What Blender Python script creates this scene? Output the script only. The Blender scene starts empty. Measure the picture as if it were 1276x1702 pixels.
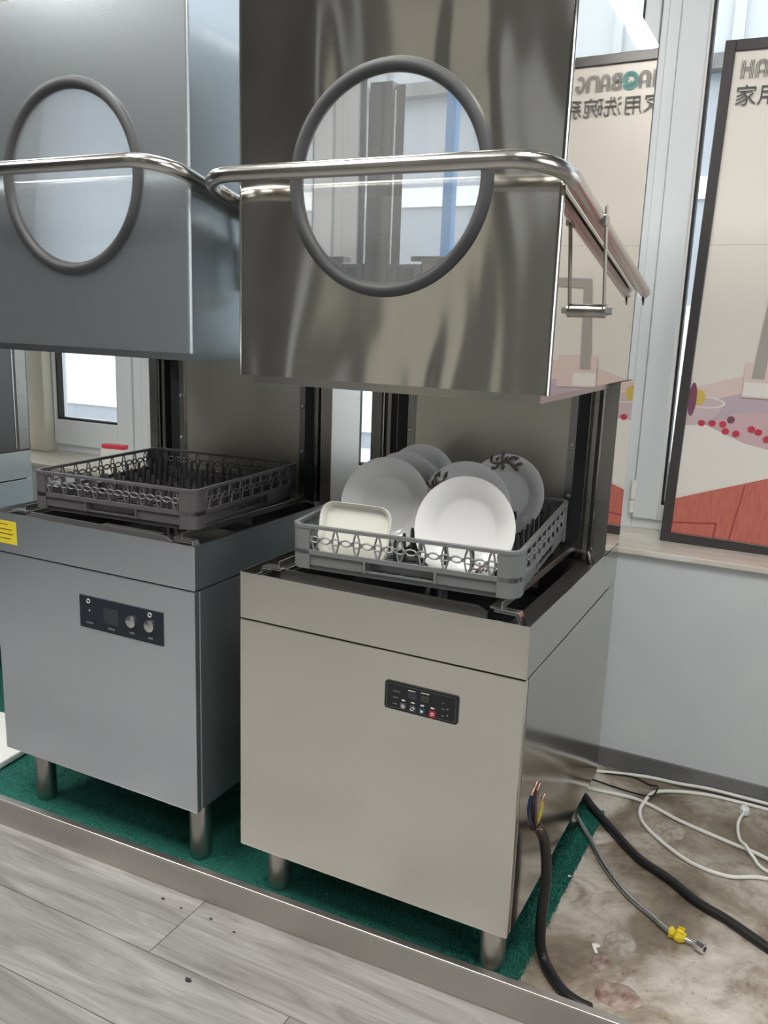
import bpy, bmesh, math, random
from mathutils import Vector, Matrix
random.seed(7)
S = bpy.context.scene
C = S.collection
PI = math.pi

# ------------------------------------------------------------------ camera
cam = bpy.data.cameras.new('camera'); cam_o = bpy.data.objects.new('camera', cam); C.objects.link(cam_o)
cam.sensor_fit = 'HORIZONTAL'; cam.sensor_width = 36.0; cam.lens = 1426.06 / 1276 * 36.0
cam.clip_start = 0.02; cam.clip_end = 200
R0 = Vector((0.890642, 0.453392, 0.034541)); R1 = Vector((0.128154, -0.177409, -0.975757)); R2 = Vector((-0.436273, 0.873477, -0.216112))     # right, down, forward
m = Matrix((( R0.x, -R1.x, -R2.x), (R0.y, -R1.y, -R2.y), (R0.z, -R1.z, -R2.z))).to_4x4()
m.translation = Vector((1.0848, -1.4748, 1.3956))
cam_o.matrix_world = m
S.camera = cam_o

# ------------------------------------------------------------------ world, exposure
w = bpy.data.worlds.new('world'); S.world = w; w.use_nodes = True
bg = w.node_tree.nodes['Background']; bg.inputs[0].default_value = (0.97, 0.985, 1.0, 1); bg.inputs[1].default_value = 2.4
S.view_settings.view_transform = 'Standard'; S.view_settings.look = 'None'
S.view_settings.exposure = 0.62; S.view_settings.gamma = 1.0; S.view_settings.use_curve_mapping = False
FILL = 17.0          # strength of the light panels added overhead, out of view

# ------------------------------------------------------------------ materials
MATS = {}
def mat(name, col=(.5, .5, .5), rough=.5, metal=0.0, emit=None, spec=None):
    if name in MATS: return MATS[name]
    M = bpy.data.materials.new(name); M.use_nodes = True
    b = M.node_tree.nodes['Principled BSDF']
    b.inputs['Base Color'].default_value = (*col, 1); b.inputs['Roughness'].default_value = rough
    b.inputs['Metallic'].default_value = metal
    if spec is not None: b.inputs['Specular IOR Level'].default_value = spec
    if emit:
        b.inputs['Emission Color'].default_value = (*col, 1); b.inputs['Emission Strength'].default_value = emit
    MATS[name] = M
    return M
def nd(M, t, **kw):
    n = M.node_tree.nodes.new(t)
    for k, v in kw.items():
        if k.startswith('_'): setattr(n, k[1:], v)
        else: n.inputs[k].default_value = v
    return n
def ln(M, a, b): M.node_tree.links.new(a, b)
def bsdf(M): return M.node_tree.nodes['Principled BSDF']
def ramp(M, fac, stops):
    r = nd(M, 'ShaderNodeValToRGB'); e = r.color_ramp.elements
    while len(e) < len(stops): e.new(.5)
    for i, (p, c) in enumerate(stops):
        e[i].position = p; e[i].color = (*c, 1) if len(c) == 3 else c
    ln(M, fac, r.inputs[0]); return r.outputs[0]
def coords(M, scale=(1, 1, 1), kind='Object', rot=(0, 0, 0)):
    t = nd(M, 'ShaderNodeTexCoord'); mp = nd(M, 'ShaderNodeMapping')
    mp.inputs['Scale'].default_value = scale; mp.inputs['Rotation'].default_value = rot
    ln(M, t.outputs[kind], mp.inputs[0]); return mp.outputs[0]
def noise(M, vec, scale, detail=3, rough=.5, dist=0.0):
    n = nd(M, 'ShaderNodeTexNoise'); n.inputs['Scale'].default_value = scale; n.inputs['Detail'].default_value = detail
    n.inputs['Roughness'].default_value = rough; n.inputs['Distortion'].default_value = dist
    ln(M, vec, n.inputs['Vector']); return n.outputs['Fac']
def mix(M, fac, a, b, mode='MIX'):
    n = nd(M, 'ShaderNodeMix', _data_type='RGBA', _blend_type=mode)
    for i, v in ((0, fac), (6, a), (7, b)):
        if hasattr(v, 'is_linked') or hasattr(v, 'links'): ln(M, v, n.inputs[i])
        else: n.inputs[i].default_value = v if i == 0 else (*v, 1)
    return n.outputs[2]
def bump(M, height, strength, dist, normal=None):
    b = nd(M, 'ShaderNodeBump'); b.inputs['Strength'].default_value = strength; b.inputs['Distance'].default_value = dist
    ln(M, height, b.inputs['Height'])
    if normal is not None: ln(M, normal, b.inputs['Normal'])
    return b.outputs[0]

def steel(name, col, rough, wav=0.0, wscale=(3.0, 3.0, 1.3), grain=0.0, metal=1.0):
    M = mat(name, col, rough, metal); n = None
    if wav:
        h = noise(M, coords(M, wscale), 1.0, 1.5, .45, .4)
        n = bump(M, h, 1.0, wav)
    if grain is None:
        ln(M, n, bsdf(M).inputs['Normal']); return M
    g = noise(M, coords(M, (3, 3, 260)), 1.0, 2)
    rr = nd(M, 'ShaderNodeMapRange'); rr.inputs['To Min'].default_value = max(.01, rough - .02 - grain); rr.inputs['To Max'].default_value = rough + .02 + grain
    ln(M, g, rr.inputs[0]); ln(M, rr.outputs[0], bsdf(M).inputs['Roughness'])
    if n is not None: ln(M, n, bsdf(M).inputs['Normal'])
    return M
steel('hood_steel', (.66, .645, .60), .10, .020, (4.0, 4.0, 1.4))
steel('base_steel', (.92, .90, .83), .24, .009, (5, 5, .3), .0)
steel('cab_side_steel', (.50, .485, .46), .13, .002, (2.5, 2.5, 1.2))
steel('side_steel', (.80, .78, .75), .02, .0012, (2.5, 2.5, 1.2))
steel('tube_steel', (.54, .525, .50), .22)
steel('rail_steel', (.42, .41, .39), .30, 0, grain=.05)
steel('back_steel', (.74, .71, .63), .36, .008, (5, 5, 1), .03)
steel('tank_steel', (.16, .16, .16), .45)
steel('strip_steel', (.55, .53, .50), .36, 0, grain=.05)
steel('bright_steel', (.80, .80, .79), .2)
steel('film', (.70, .765, .815), .25, .003, (1.6, 1.6, 1.0), None, .92)
mat('seam', (.015, .017, .02), .6)
mat('rubber', (.042, .045, .047), .5)
mat('black_plastic', (.014, .014, .016), .22)
mat('panel_dark', (.010, .016, .024), .25)
mat('display', (.03, .036, .045), .15)
mat('display_warm', (.045, .04, .038), .15)
mat('mark_white', (.65, .65, .65), .5)
mat('mark_grey', (.16, .17, .18), .5)
mat('button_grey', (.05, .05, .055), .4)
mat('button_red', (.30, .012, .03), .4)
mat('button_green', (.02, .05, .05), .4)
mat('silver', (.78, .78, .77), .28, 1.0)
mat('white_paint', (.78, .80, .82), .35)
mat('upvc', (.74, .78, .81), .3)
mat('gasket_black', (.012, .013, .015), .5)
mat('white_plastic', (.80, .80, .77), .35)
mat('cable_black', (.012, .012, .013), .42)
mat('wire_blue', (.010, .014, .05), .4)
mat('wire_brown', (.09, .05, .045), .4)
mat('wire_yellow', (.42, .34, .05), .4)
mat('copper', (.24, .15, .12), .4, .9)
mat('tape_yellow', (.78, .60, .03), .45)
mat('sticker_yellow', (.66, .53, .03), .5)
mat('sticker_ink', (.10, .07, .01), .6)
mat('red_plastic', (.70, .05, .08), .4)
mat('cream', (.78, .75, .66), .6)
mat('rack_dark', (.085, .08, .085), .42)
mat('rack_grey', (.16, .17, .17), .40)
mat('peg_dark', (.05, .05, .055), .38)

def porcelain(name, col, spec=.5):
    M = mat(name, col, .12); bsdf(M).inputs['Coat Weight'].default_value = .4; return M
porcelain('porcelain', (.78, .79, .79)); porcelain('dish_cream', (.72, .72, .65))
mat('plate_ink', (.20, .16, .16), .3)

def glass(name, tint, refl=.05, haze=0.0):
    M = bpy.data.materials.new(name); M.use_nodes = True; MATS[name] = M
    nt = M.node_tree; nt.nodes.remove(nt.nodes['Principled BSDF'])
    tr = nd(M, 'ShaderNodeBsdfTransparent'); tr.inputs[0].default_value = (*tint, 1)
    gl = nd(M, 'ShaderNodeBsdfGlossy'); gl.inputs['Roughness'].default_value = .03
    lw = nd(M, 'ShaderNodeLayerWeight'); lw.inputs[0].default_value = .25
    mr = nd(M, 'ShaderNodeMapRange'); mr.inputs['To Min'].default_value = refl; mr.inputs['To Max'].default_value = .75
    ln(M, lw.outputs['Fresnel'], mr.inputs[0])
    mx = nd(M, 'ShaderNodeMixShader'); ln(M, mr.outputs[0], mx.inputs[0]); ln(M, tr.outputs[0], mx.inputs[1]); ln(M, gl.outputs[0], mx.inputs[2])
    out = mx.outputs[0]
    if haze:
        df = nd(M, 'ShaderNodeBsdfDiffuse'); df.inputs[0].default_value = (.8, .84, .88, 1)
        m2 = nd(M, 'ShaderNodeMixShader'); m2.inputs[0].default_value = haze
        ln(M, out, m2.inputs[1]); ln(M, df.outputs[0], m2.inputs[2]); out = m2.outputs[0]
    ln(M, out, nt.nodes['Material Output'].inputs[0])
    return M
glass('window_glass', (.95, .97, .97)); glass('hood_glass', (.92, .92, .92), .12, .10)

def wood_mat():
    M = mat('wood', (.4, .4, .39), .34)
    oi = nd(M, 'ShaderNodeObjectInfo')
    tc = nd(M, 'ShaderNodeTexCoord'); add = nd(M, 'ShaderNodeVectorMath', _operation='ADD')
    sc = nd(M, 'ShaderNodeVectorMath', _operation='SCALE'); sc.inputs['Scale'].default_value = 9.0
    cmb = nd(M, 'ShaderNodeCombineXYZ')
    for i in range(3): ln(M, oi.outputs['Random'], cmb.inputs[i])
    ln(M, cmb.outputs[0], sc.inputs[0]); ln(M, tc.outputs['Object'], add.inputs[0]); ln(M, sc.outputs[0], add.inputs[1])
    mp = nd(M, 'ShaderNodeMapping'); mp.inputs['Scale'].default_value = (1.6, 11, 1); ln(M, add.outputs[0], mp.inputs[0])
    n1 = noise(M, mp.outputs[0], 1.6, 5, .6, 1.2)
    mp2 = nd(M, 'ShaderNodeMapping'); mp2.inputs['Scale'].default_value = (3, 70, 1); ln(M, add.outputs[0], mp2.inputs[0])
    n2 = noise(M, mp2.outputs[0], 2.0, 4, .6, .3)
    c1 = ramp(M, n1, [(.28, (.165, .158, .152)), (.47, (.24, .232, .225)), (.64, (.32, .315, .307))])
    c2 = ramp(M, n2, [(.3, (.74, .73, .72)), (.6, (1, 1, 1))])
    c = mix(M, .8, c1, c2, 'MULTIPLY')
    tone = nd(M, 'ShaderNodeMapRange'); tone.inputs['To Min'].default_value = .86; tone.inputs['To Max'].default_value = 1.12; ln(M, oi.outputs['Random'], tone.inputs[0])
    tv = nd(M, 'ShaderNodeVectorMath', _operation='SCALE'); ln(M, c, tv.inputs[0]); ln(M, tone.outputs[0], tv.inputs['Scale'])
    ln(M, tv.outputs[0], bsdf(M).inputs['Base Color'])
    ln(M, bump(M, n2, .12, .001), bsdf(M).inputs['Normal'])
wood_mat()
def concrete_mat():
    M = mat('concrete', (.4, .37, .33), .55)
    v = coords(M)
    n1 = noise(M, v, 3.2, 6, .62, .5); n2 = noise(M, v, 9.0, 6, .7, .8); n3 = noise(M, v, 70, 4, .6)
    c = ramp(M, n1, [(.30, (.10, .08, .055)), (.44, (.27, .23, .18)), (.54, (.48, .445, .40)), (.66, (.68, .65, .61))])
    c2 = ramp(M, n2, [(.32, (.42, .34, .26)), (.50, (.92, .90, .86)), (.7, (1.08, 1.06, 1.04))])
    c = mix(M, .85, c, c2, 'MULTIPLY')
    n4 = noise(M, coords(M, (1, 1, 1), rot=(0, 0, .6)), 1.7, 3, .5)
    yel = ramp(M, n4, [(.56, (1, 1, 1)), (.70, (.86, .74, .46))])
    c = mix(M, .8, c, yel, 'MULTIPLY')
    sp = ramp(M, n3, [(.27, (.35, .30, .26)), (.36, (1, 1, 1))])
    c = mix(M, .8, c, sp, 'MULTIPLY')
    ln(M, c, bsdf(M).inputs['Base Color'])
    rg = nd(M, 'ShaderNodeMapRange'); rg.inputs['To Min'].default_value = .28; rg.inputs['To Max'].default_value = .75; ln(M, n2, rg.inputs[0]); ln(M, rg.outputs[0], bsdf(M).inputs['Roughness'])
    ln(M, bump(M, n2, .35, .004), bsdf(M).inputs['Normal'])
concrete_mat()
def simple_noise(name, c0, c1, scale, rough, bmp=0.0, stretch=(1, 1, 1), lo=.35, hi=.65):
    M = mat(name, c0, rough); v = coords(M, stretch); n = noise(M, v, scale, 4, .6, .3)
    ln(M, ramp(M, n, [(lo, c0), (hi, c1)]), bsdf(M).inputs['Base Color'])
    if bmp: ln(M, bump(M, n, .6, bmp), bsdf(M).inputs['Normal'])
    return M
simple_noise('carpet', (.003, .062, .046), (.009, .15, .11), 160, .9, .004)
simple_noise('carpet_pile', (.004, .085, .062), (.014, .19, .14), 40, .8)
simple_noise('wall_white', (.60, .645, .67), (.66, .70, .72), 2.0, .45)
simple_noise('plinth', (.13, .13, .135), (.19, .19, .19), 6, .5)
simple_noise('sill_stone', (.62, .56, .46), (.74, .72, .67), 7, .3, 0, (1, 4, 1))
simple_noise('pier_cream', (.72, .69, .58), (.80, .77, .68), 3, .5)
simple_noise('wall_grey', (.20, .197, .187), (.24, .236, .225), 1.0, .7)
mat('ceiling_grey', (.09, .09, .09), .8); simple_noise('wall_dark', (.06, .062, .065), (.09, .09, .09), 1.0, .7)
mat('dark_pillar', (.07, .07, .07), .6)
mat('fill_panel', (1.0, .97, .92), .5, emit=FILL); mat('fill_panel_dim', (1.0, .97, .92), .5, emit=FILL * .35)
simple_noise('braid', (.45, .45, .45), (.85, .85, .83), 420, .3, .0006); bsdf(MATS['braid']).inputs['Metallic'].default_value = 1.0
simple_noise('mesh_filter', (.20, .20, .18), (.62, .60, .52), 260, .4); bsdf(MATS['mesh_filter']).inputs['Metallic'].default_value = .8
simple_noise('mortar', (.26, .22, .18), (.44, .40, .35), 60, .6, .003)
simple_noise('rust', (.16, .085, .065), (.40, .32, .28), 34, .5, .002)
mat('clad_white', (.85, .87, .88), .5); mat('clad_pale', (.46, .49, .52), .5); mat('clad_grey', (.34, .37, .41), .5); mat('ground_out', (.55, .55, .54), .8); mat('blue_post', (.10, .28, .55), .5)
mat('poster_frame', (.055, .05, .052), .25)
mat('print_cream', (.80, .765, .70), .25); mat('print_white', (.84, .82, .78), .25); mat('print_pink', (.66, .47, .50), .25); mat('print_lilac', (.55, .46, .52), .25)
mat('print_blush', (.76, .62, .58), .25)
simple_noise('print_red', (.55, .15, .12), (.62, .20, .16), 30, .25, 0, (6, 1, .6)); mat('print_redline', (.34, .07, .06), .3)
mat('print_cherry', (.60, .06, .10), .25); mat('print_glass', (.64, .52, .55), .25); mat('print_yellow', (.68, .50, .12), .25)
mat('print_metal', (.42, .39, .37), .25); mat('print_ink', (.035, .035, .04), .4); mat('print_teal', (.10, .50, .50), .3); mat('print_seam', (.62, .59, .54), .3); mat('print_plum', (.22, .08, .13), .3)

# ------------------------------------------------------------------ helpers
def box(bm, x0, x1, y0, y1, z0, z1):
    v = [bm.verts.new(p) for p in ((x0, y0, z0), (x1, y0, z0), (x1, y1, z0), (x0, y1, z0), (x0, y0, z1), (x1, y0, z1), (x1, y1, z1), (x0, y1, z1))]
    for f in ((3, 2, 1, 0), (4, 5, 6, 7), (0, 1, 5, 4), (1, 2, 6, 5), (2, 3, 7, 6), (3, 0, 4, 7)): bm.faces.new([v[i] for i in f])
def ring_pts(c, u, v, r, n, r2=None): return [c + u * (r * math.cos(2 * PI * k / n)) + v * ((r2 or r) * math.sin(2 * PI * k / n)) for k in range(n)]
def smooth_path(pts, sub=6):
    P = [Vector(p) for p in pts]
    if len(P) < 3: return P
    out = []
    for i in range(len(P) - 1):
        a, b, c, d = P[max(i - 1, 0)], P[i], P[i + 1], P[min(i + 2, len(P) - 1)]
        for k in range(sub):
            t = k / sub
            out.append(.5 * ((2 * b) + (c - a) * t + (2 * a - 5 * b + 4 * c - d) * t * t + (3 * b - a - 3 * c + d) * t ** 3))
    out.append(P[-1]); return out
def tube(bm, pts, r, seg=10, closed=False):
    P = [Vector(p) for p in pts]; n = len(P); rings = []; up = None
    for i in range(n):
        if closed: t = (P[(i + 1) % n] - P[i - 1]).normalized()
        else: t = (P[min(i + 1, n - 1)] - P[max(i - 1, 0)]).normalized()
        if up is None:
            a = Vector((0, 0, 1)) if abs(t.z) < .9 else Vector((1, 0, 0)); up = (a - t * a.dot(t)).normalized()
        else: up = (up - t * up.dot(t)).normalized()
        s = t.cross(up); rr = r(i / (n - 1)) if callable(r) else r
        rings.append([bm.verts.new(q) for q in ring_pts(P[i], up, s, rr, seg)])
    for i in range(n if closed else n - 1):
        A, B = rings[i], rings[(i + 1) % n]
        for k in range(seg): bm.faces.new((A[k], A[(k + 1) % seg], B[(k + 1) % seg], B[k]))
    if not closed:
        bm.faces.new(rings[0][::-1]); bm.faces.new(rings[-1])
def cyl(bm, p0, p1, r0, r1=None, seg=20):
    tube(bm, [p0, p1], (lambda t: r0 + (r1 - r0) * t) if r1 is not None else r0, seg)
def lathe(bm, prof, seg=48, center=(0, 0, 0)):
    c = Vector(center); rings = []
    for (r, z) in prof:
        if r < 1e-6: rings.append([bm.verts.new(c + Vector((0, 0, z)))])
        else: rings.append([bm.verts.new(c + Vector((r * math.cos(2 * PI * k / seg), r * math.sin(2 * PI * k / seg), z))) for k in range(seg)])
    for A, B in zip(rings[:-1], rings[1:]):
        for k in range(seg):
            a, b = A[k % len(A)], A[(k + 1) % len(A)]; d, e = B[k % len(B)], B[(k + 1) % len(B)]
            if len(A) == 1: bm.faces.new((a, d, e))
            elif len(B) == 1: bm.faces.new((a, b, d))
            else: bm.faces.new((a, b, e, d))
def prism(bm, poly, axis, a, b):
    """poly: 2D points, extruded along axis from a to b. axis 'y': (x,z) points; 'z': (x,y); 'x': (y,z)"""
    def P(p, t): return {'y': (p[0], t, p[1]), 'z': (p[0], p[1], t), 'x': (t, p[0], p[1])}[axis]
    A = [bm.verts.new(P(p, a)) for p in poly]; B = [bm.verts.new(P(p, b)) for p in poly]; n = len(poly)
    bm.faces.new(A); bm.faces.new(B[::-1])
    for k in range(n): bm.faces.new((A[k], B[k], B[(k + 1) % n], A[(k + 1) % n]))
def rrect(x0, x1, z0, z1, r, n=5):
    out = []
    for cx, cz, a0 in ((x1 - r, z1 - r, 0), (x0 + r, z1 - r, PI / 2), (x0 + r, z0 + r, PI), (x1 - r, z0 + r, 1.5 * PI)):
        out += [(cx + r * math.cos(a0 + PI / 2 * k / n), cz + r * math.sin(a0 + PI / 2 * k / n)) for k in range(n + 1)]
    return out
def obj(name, bm, material, parent=None, smooth=False, bevel=0.0, solid=0.0, label=None, flip=None):
    bmesh.ops.recalc_face_normals(bm, faces=bm.faces)
    if flip is not None:
        bm.normal_update(); f_ = max(bm.faces, key=lambda f: f.normal.dot(flip) ** 2 * f.calc_area())
        if f_.normal.dot(flip) < 0: bmesh.ops.reverse_faces(bm, faces=bm.faces)
    me = bpy.data.meshes.new(name); bm.to_mesh(me); bm.free()
    me.materials.append(MATS[material] if isinstance(material, str) else material)
    if smooth:
        me.polygons.foreach_set('use_smooth', [True] * len(me.polygons)); me.set_sharp_from_angle(angle=math.radians(38))
    o = bpy.data.objects.new(name, me); C.objects.link(o)
    if parent is not None: o.parent = parent
    if solid: md = o.modifiers.new('solid', 'SOLIDIFY'); md.thickness = solid; md.offset = -1
    if bevel: md = o.modifiers.new('bevel', 'BEVEL'); md.width = bevel; md.segments = 2; md.limit_method = 'ANGLE'
    if label: o['label'] = label
    return o
def inst(name, src, parent, loc, rot=(0, 0, 0), scale=(1, 1, 1)):
    o = bpy.data.objects.new(name, src.data); C.objects.link(o); o.parent = parent; o.location = loc; o.rotation_euler = rot; o.scale = scale
    return o
def bobj(name, material, parent, *dims, **kw):
    bm = bmesh.new(); box(bm, *dims); return obj(name, bm, material, parent, **kw)
def thing(name, label, cat, loc=(0, 0, 0), rot=(0, 0, 0), group=None):
    o = bpy.data.objects.new(name, None); C.objects.link(o); o.empty_display_size = .05
    o.location = loc; o.rotation_euler = rot; tag(o, label, cat, group); return o
def tag(o, label, cat, group=None):
    o['label'] = label; o['category'] = cat
    if group: o['group'] = group
    return o
def struct(o, label=None):
    o['kind'] = 'structure'
    if label: o['label'] = label
    return o

FZ = .045            # concrete level (wood floor is z = 0)
CZ = FZ + .008       # top of the carpet

# ------------------------------------------------------------------ setting
def wood_floor():
    base = struct(bobj('floor_wood', 'seam', None, -6, 3.4, -5.5, .12, -.06, -.008), 'grey wood laminate floor in front of the steel strip')
    rw = .187
    for r in range(14):
        y1 = .118 if r == 0 else -.2095 - (r - 1) * rw
        y0 = -.2095 - r * rw
        off = -.097 if r == 0 else random.uniform(-1, 0)
        xs = [off + k * 1.22 for k in range(-3, 4)]
        for xa, xb in zip(xs[:-1], xs[1:]):
            if xb < -2.6 or xa > 2.4: continue
            g = .0009
            o = bobj('plank', 'wood', base, xa + g - (xa + xb) / 2, xb - g - (xa + xb) / 2, y0 + g - (y0 + y1) / 2, y1 - g - (y0 + y1) / 2, -.009, 0)
            o.location = ((xa + xb) / 2, (y0 + y1) / 2, random.uniform(-.0006, 0))
    o = bobj('far_planks', 'wood', base, -6, 3.4, -5.5, -.2095 - 13 * rw - .001, -.008, -.0005)
wood_floor()
bm = bmesh.new(); prism(bm, [(-4.5, .006 - .1215), (3.3, .006 + .0891), (3.3, 1.12), (-4.5, 1.12)], 'z', -.06, FZ)
struct(obj('floor_concrete', bm, 'concrete'), 'stained dirty concrete floor behind the steel strip')
# steel edging strip
bm = bmesh.new()
prism(bm, [(-.004, 0), (.0, .068), (-.0015, .075), (.016, .077), (.018, .073), (.018, 0)], 'x', -4.5, 3.3)
o = struct(obj('trim_1', bm, 'strip_steel', None, bevel=.0015), 'brushed stainless steel edging strip along the wood floor')
o.location = (0, -.006, 0); o.rotation_euler = (0, 0, .027)
# back wall under the windows
struct(bobj('wall_back', 'wall_white', None, -5, 3.4, 1.09, 1.36, FZ - .05, .745), 'pale white wall panel under the windowsill')
struct(bobj('baseboard_back', 'plinth', None, -5, 3.4, 1.078, 1.09, FZ - .01, .104), 'dark grey baseboard at the foot of the white wall')
struct(bobj('trim_2', 'sill_stone', None, -5, 3.4, 1.068, 1.37, .745, .763, bevel=.003), 'beige stone windowsill')
struct(bobj('wall_pier', 'pier_cream', None, -2.215, -2.035, 1.30, 1.42, .763, 3.1, bevel=.004), 'cream wall pier between the windows')

def window(name, x0, x1, label, fl, fr, gz, hinge=None, transom=None):
    root = thing(name, label, 'window', ((x0 + x1) / 2, 1.36, .763)); del root['category']; struct(root)
    cx = (x0 + x1) / 2; a, b = x0 - cx, x1 - cx; T = 2.3; g = gz - .763
    bobj('frame_stile', 'upvc', root, a, a + fl[0], 0, .075, 0, T, bevel=.003)
    bobj('frame_stile', 'upvc', root, b - fr[0], b, 0, .075, 0, T, bevel=.003)
    bobj('frame_rail', 'upvc', root, a + fl[0], b - fr[0], .004, .075, 0, .034, bevel=.003)
    sa, sb = a + fl[0] + .0025, b - fr[0] - .0025
    bobj('sash_stile', 'upvc', root, sa, sa + fl[1], -.012, .055, .036, T - .01, bevel=.004)
    bobj('sash_stile', 'upvc', root, sb - fr[1], sb, -.012, .055, .036, T - .01, bevel=.004)
    bobj('sash_rail', 'upvc', root, sa + fl[1], sb - fr[1], -.012, .055, .036, g, bevel=.004)
    ga, gb = sa + fl[1], sb - fr[1]
    bobj('glazing_bead', 'white_plastic', root, ga, ga + .006, -.006, .02, g, T - .01)
    bobj('gasket', 'gasket_black', root, ga + .006, ga + .014, -.002, .03, g, T - .01)
    bobj('gasket', 'gasket_black', root, gb - .008, gb, -.002, .03, g, T - .01)
    bobj('gasket', 'gasket_black', root, ga + .014, gb - .008, -.002, .03, g, g + .008)
    bobj('pane', 'window_glass', root, ga + .002, gb - .002, .022, .028, g + .002, T - .01)
    if hinge is not None:
        for z0 in (.055,):
            bm = bmesh.new(); cyl(bm, (hinge - cx, -.02, z0), (hinge - cx, -.02, z0 + .040), .008); cyl(bm, (hinge - cx, -.02, z0 + .044), (hinge - cx, -.02, z0 + .105), .008)
            obj('hinge', bm, 'white_plastic', root, smooth=True, label='white window hinge')
    return root
window('window_1', -2.035, -1.515, 'white framed window left of the blue-grey dishwasher', (.004, .008), (.045, .085), .912)
window('window_2', -1.515, -.535, 'white framed window behind the blue-grey dishwasher', (.035, .07), (.03, .06), .875)
window('window_3', -.535, .545, 'white framed window behind the steel dishwasher', (.02, .045), (.02, .045), .862)
window('window_4', .515 + .03, 1.95, 'white framed window behind the leaning poster', (.035, .08), (.04, .08), .85, hinge=.580)

# rest of the room (behind and beside the camera), with added reflection panels and lights
bm = bmesh.new(); box(bm, -6, 3.4, -5.5, 1.5, 4.3, 4.4); struct(obj('ceiling', bm, 'ceiling_grey'), 'grey showroom ceiling')
def wall(name, mt, rects, label):
    root = None
    for i, r in enumerate(rects):
        o = bobj(name if i == 0 else 'wall_segment', mt, root, *r)
        if i == 0: struct(o, label); root = o
wall('wall_front', 'wall_grey', [(-6, 3.4, -5.6, -5.5, 0, 4.4)], 'grey wall opposite the dishwashers')
for i, (xa, xb, zt, mt) in enumerate(((-4.75, -4.05, 2.4, 'wall_grey'), (-3.35, -3.0, 4.2, 'white_paint'), (-2.5, -1.7, 4.2, 'cream'), (-.95, -.6, 4.2, 'white_paint'), (.6, 1.5, 2.4, 'cream'))):  # panels added out of view as vertical bands for the hoods to reflect
    bm = bmesh.new(); box(bm, xa, xb, -5.5, -5.44, .02, zt); box(bm, xa + .1, xb - .1, -5.44, -5.425, .2, zt - .2)
    struct(obj('band_panel_%d' % (i + 1), bm, mt, None, bevel=.006), 'unseen panel added on the wall opposite for bands in the steel reflections, number %d from the left' % (i + 1))
wall('wall_left', 'wall_dark', [(-6.1, -6, -5.6, 1.5, 0, 4.4)], 'grey wall at the left end of the showroom')
wall('wall_right', 'wall_grey', [(3.4, 3.5, -5.6, 1.5, 2.7, 4.4), (3.4, 3.5, -5.6, -2.6, 0, 2.7), (3.4, 3.5, -2.6, -.6, 0, 1.0), (3.4, 3.5, -.6, 1.5, 0, 2.7)], 'grey wall at the right end of the showroom')
for i, (x, y, zl) in enumerate(((-2.2, -.7, 3.1), (-.5, -.7, 3.1), (1.2, -.7, 3.1), (-2.2, -1.3, 3.1), (-.5, -1.3, 3.1), (1.2, -1.3, 3.1), (-2.4, -3.6, 4.3), (-.6, -3.6, 4.3), (1.2, -3.6, 4.3))):  # light panels added out of view; the last row raises the room's ambient
    t = thing('fill_light', 'unseen square light panel added to light the scene, %s of its row, in the %s' % (('left', 'middle', 'right')[i % 3], ('row nearest the dishwashers', 'middle row', 'ceiling row')[i // 3]), 'light', (x, y, zl), group='added light panels')
    bobj('diffuser', 'fill_panel' if zl < 4 else 'fill_panel_dim', t, -.28, .28, -.28, .28, -.016, -.012)
    bm = bmesh.new()
    for r in ((-.3, .3, -.3, -.28), (-.3, .3, .28, .3), (-.3, -.28, -.28, .28), (.28, .3, -.28, .28)): box(bm, *r, -.02, 0)
    obj('frame', bm, 'white_paint', t)
    for a_, b2 in ((-.25, -.25), (.25, -.25), (-.25, .25), (.25, .25)):
        if zl > 4: break
        bm = bmesh.new(); cyl(bm, (a_, b2, 0), (a_, b2, 1.2), .003, seg=6); obj('suspension_rod', bm, 'rail_steel', t)

struct(bobj('wall_back_upper', 'wall_grey', None, -6, 3.4, 1.36, 1.46, 3.07, 4.4), 'grey wall above the windows')
# outside
struct(bobj('ground_outside', 'ground_out', None, -14, 14, 1.5, 14, -.3, -.1), 'grey ground outside the windows')
b = thing('building', 'white corrugated shed outside the windows', 'building', (0, 7.5, -.1))
bobj('wall', 'clad_pale', b, -16, 16, .05, .3, 3.98, 9)
bobj('lower_wall', 'clad_grey', b, -16, 16, .12, .3, 0, 3.95)
bobj('eave', 'plinth', b, -16, 16, -.05, .3, 3.86, 3.99)
bobj('band', 'clad_white', b, -16, 16, .08, .3, 2.75, 2.95)
bobj('band', 'clad_white', b, -16, 16, .08, .3, .2, 1.75)
src = None
for k in range(40):
    if src is None: src = bobj('rib', 'clad_pale', b, -.05, .05, 0, .06, 3.98, 9); src.location = (-9 + .6 * k, 0, 0)
    else: inst('rib', src, b, (-9 + .6 * k, 0, 0))
tag(bobj('post', 'blue_post', None, -1.005, -.945, 3.32, 3.38, -.1, 5.5), 'blue post standing outside behind the steel dishwasher', 'post')

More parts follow.
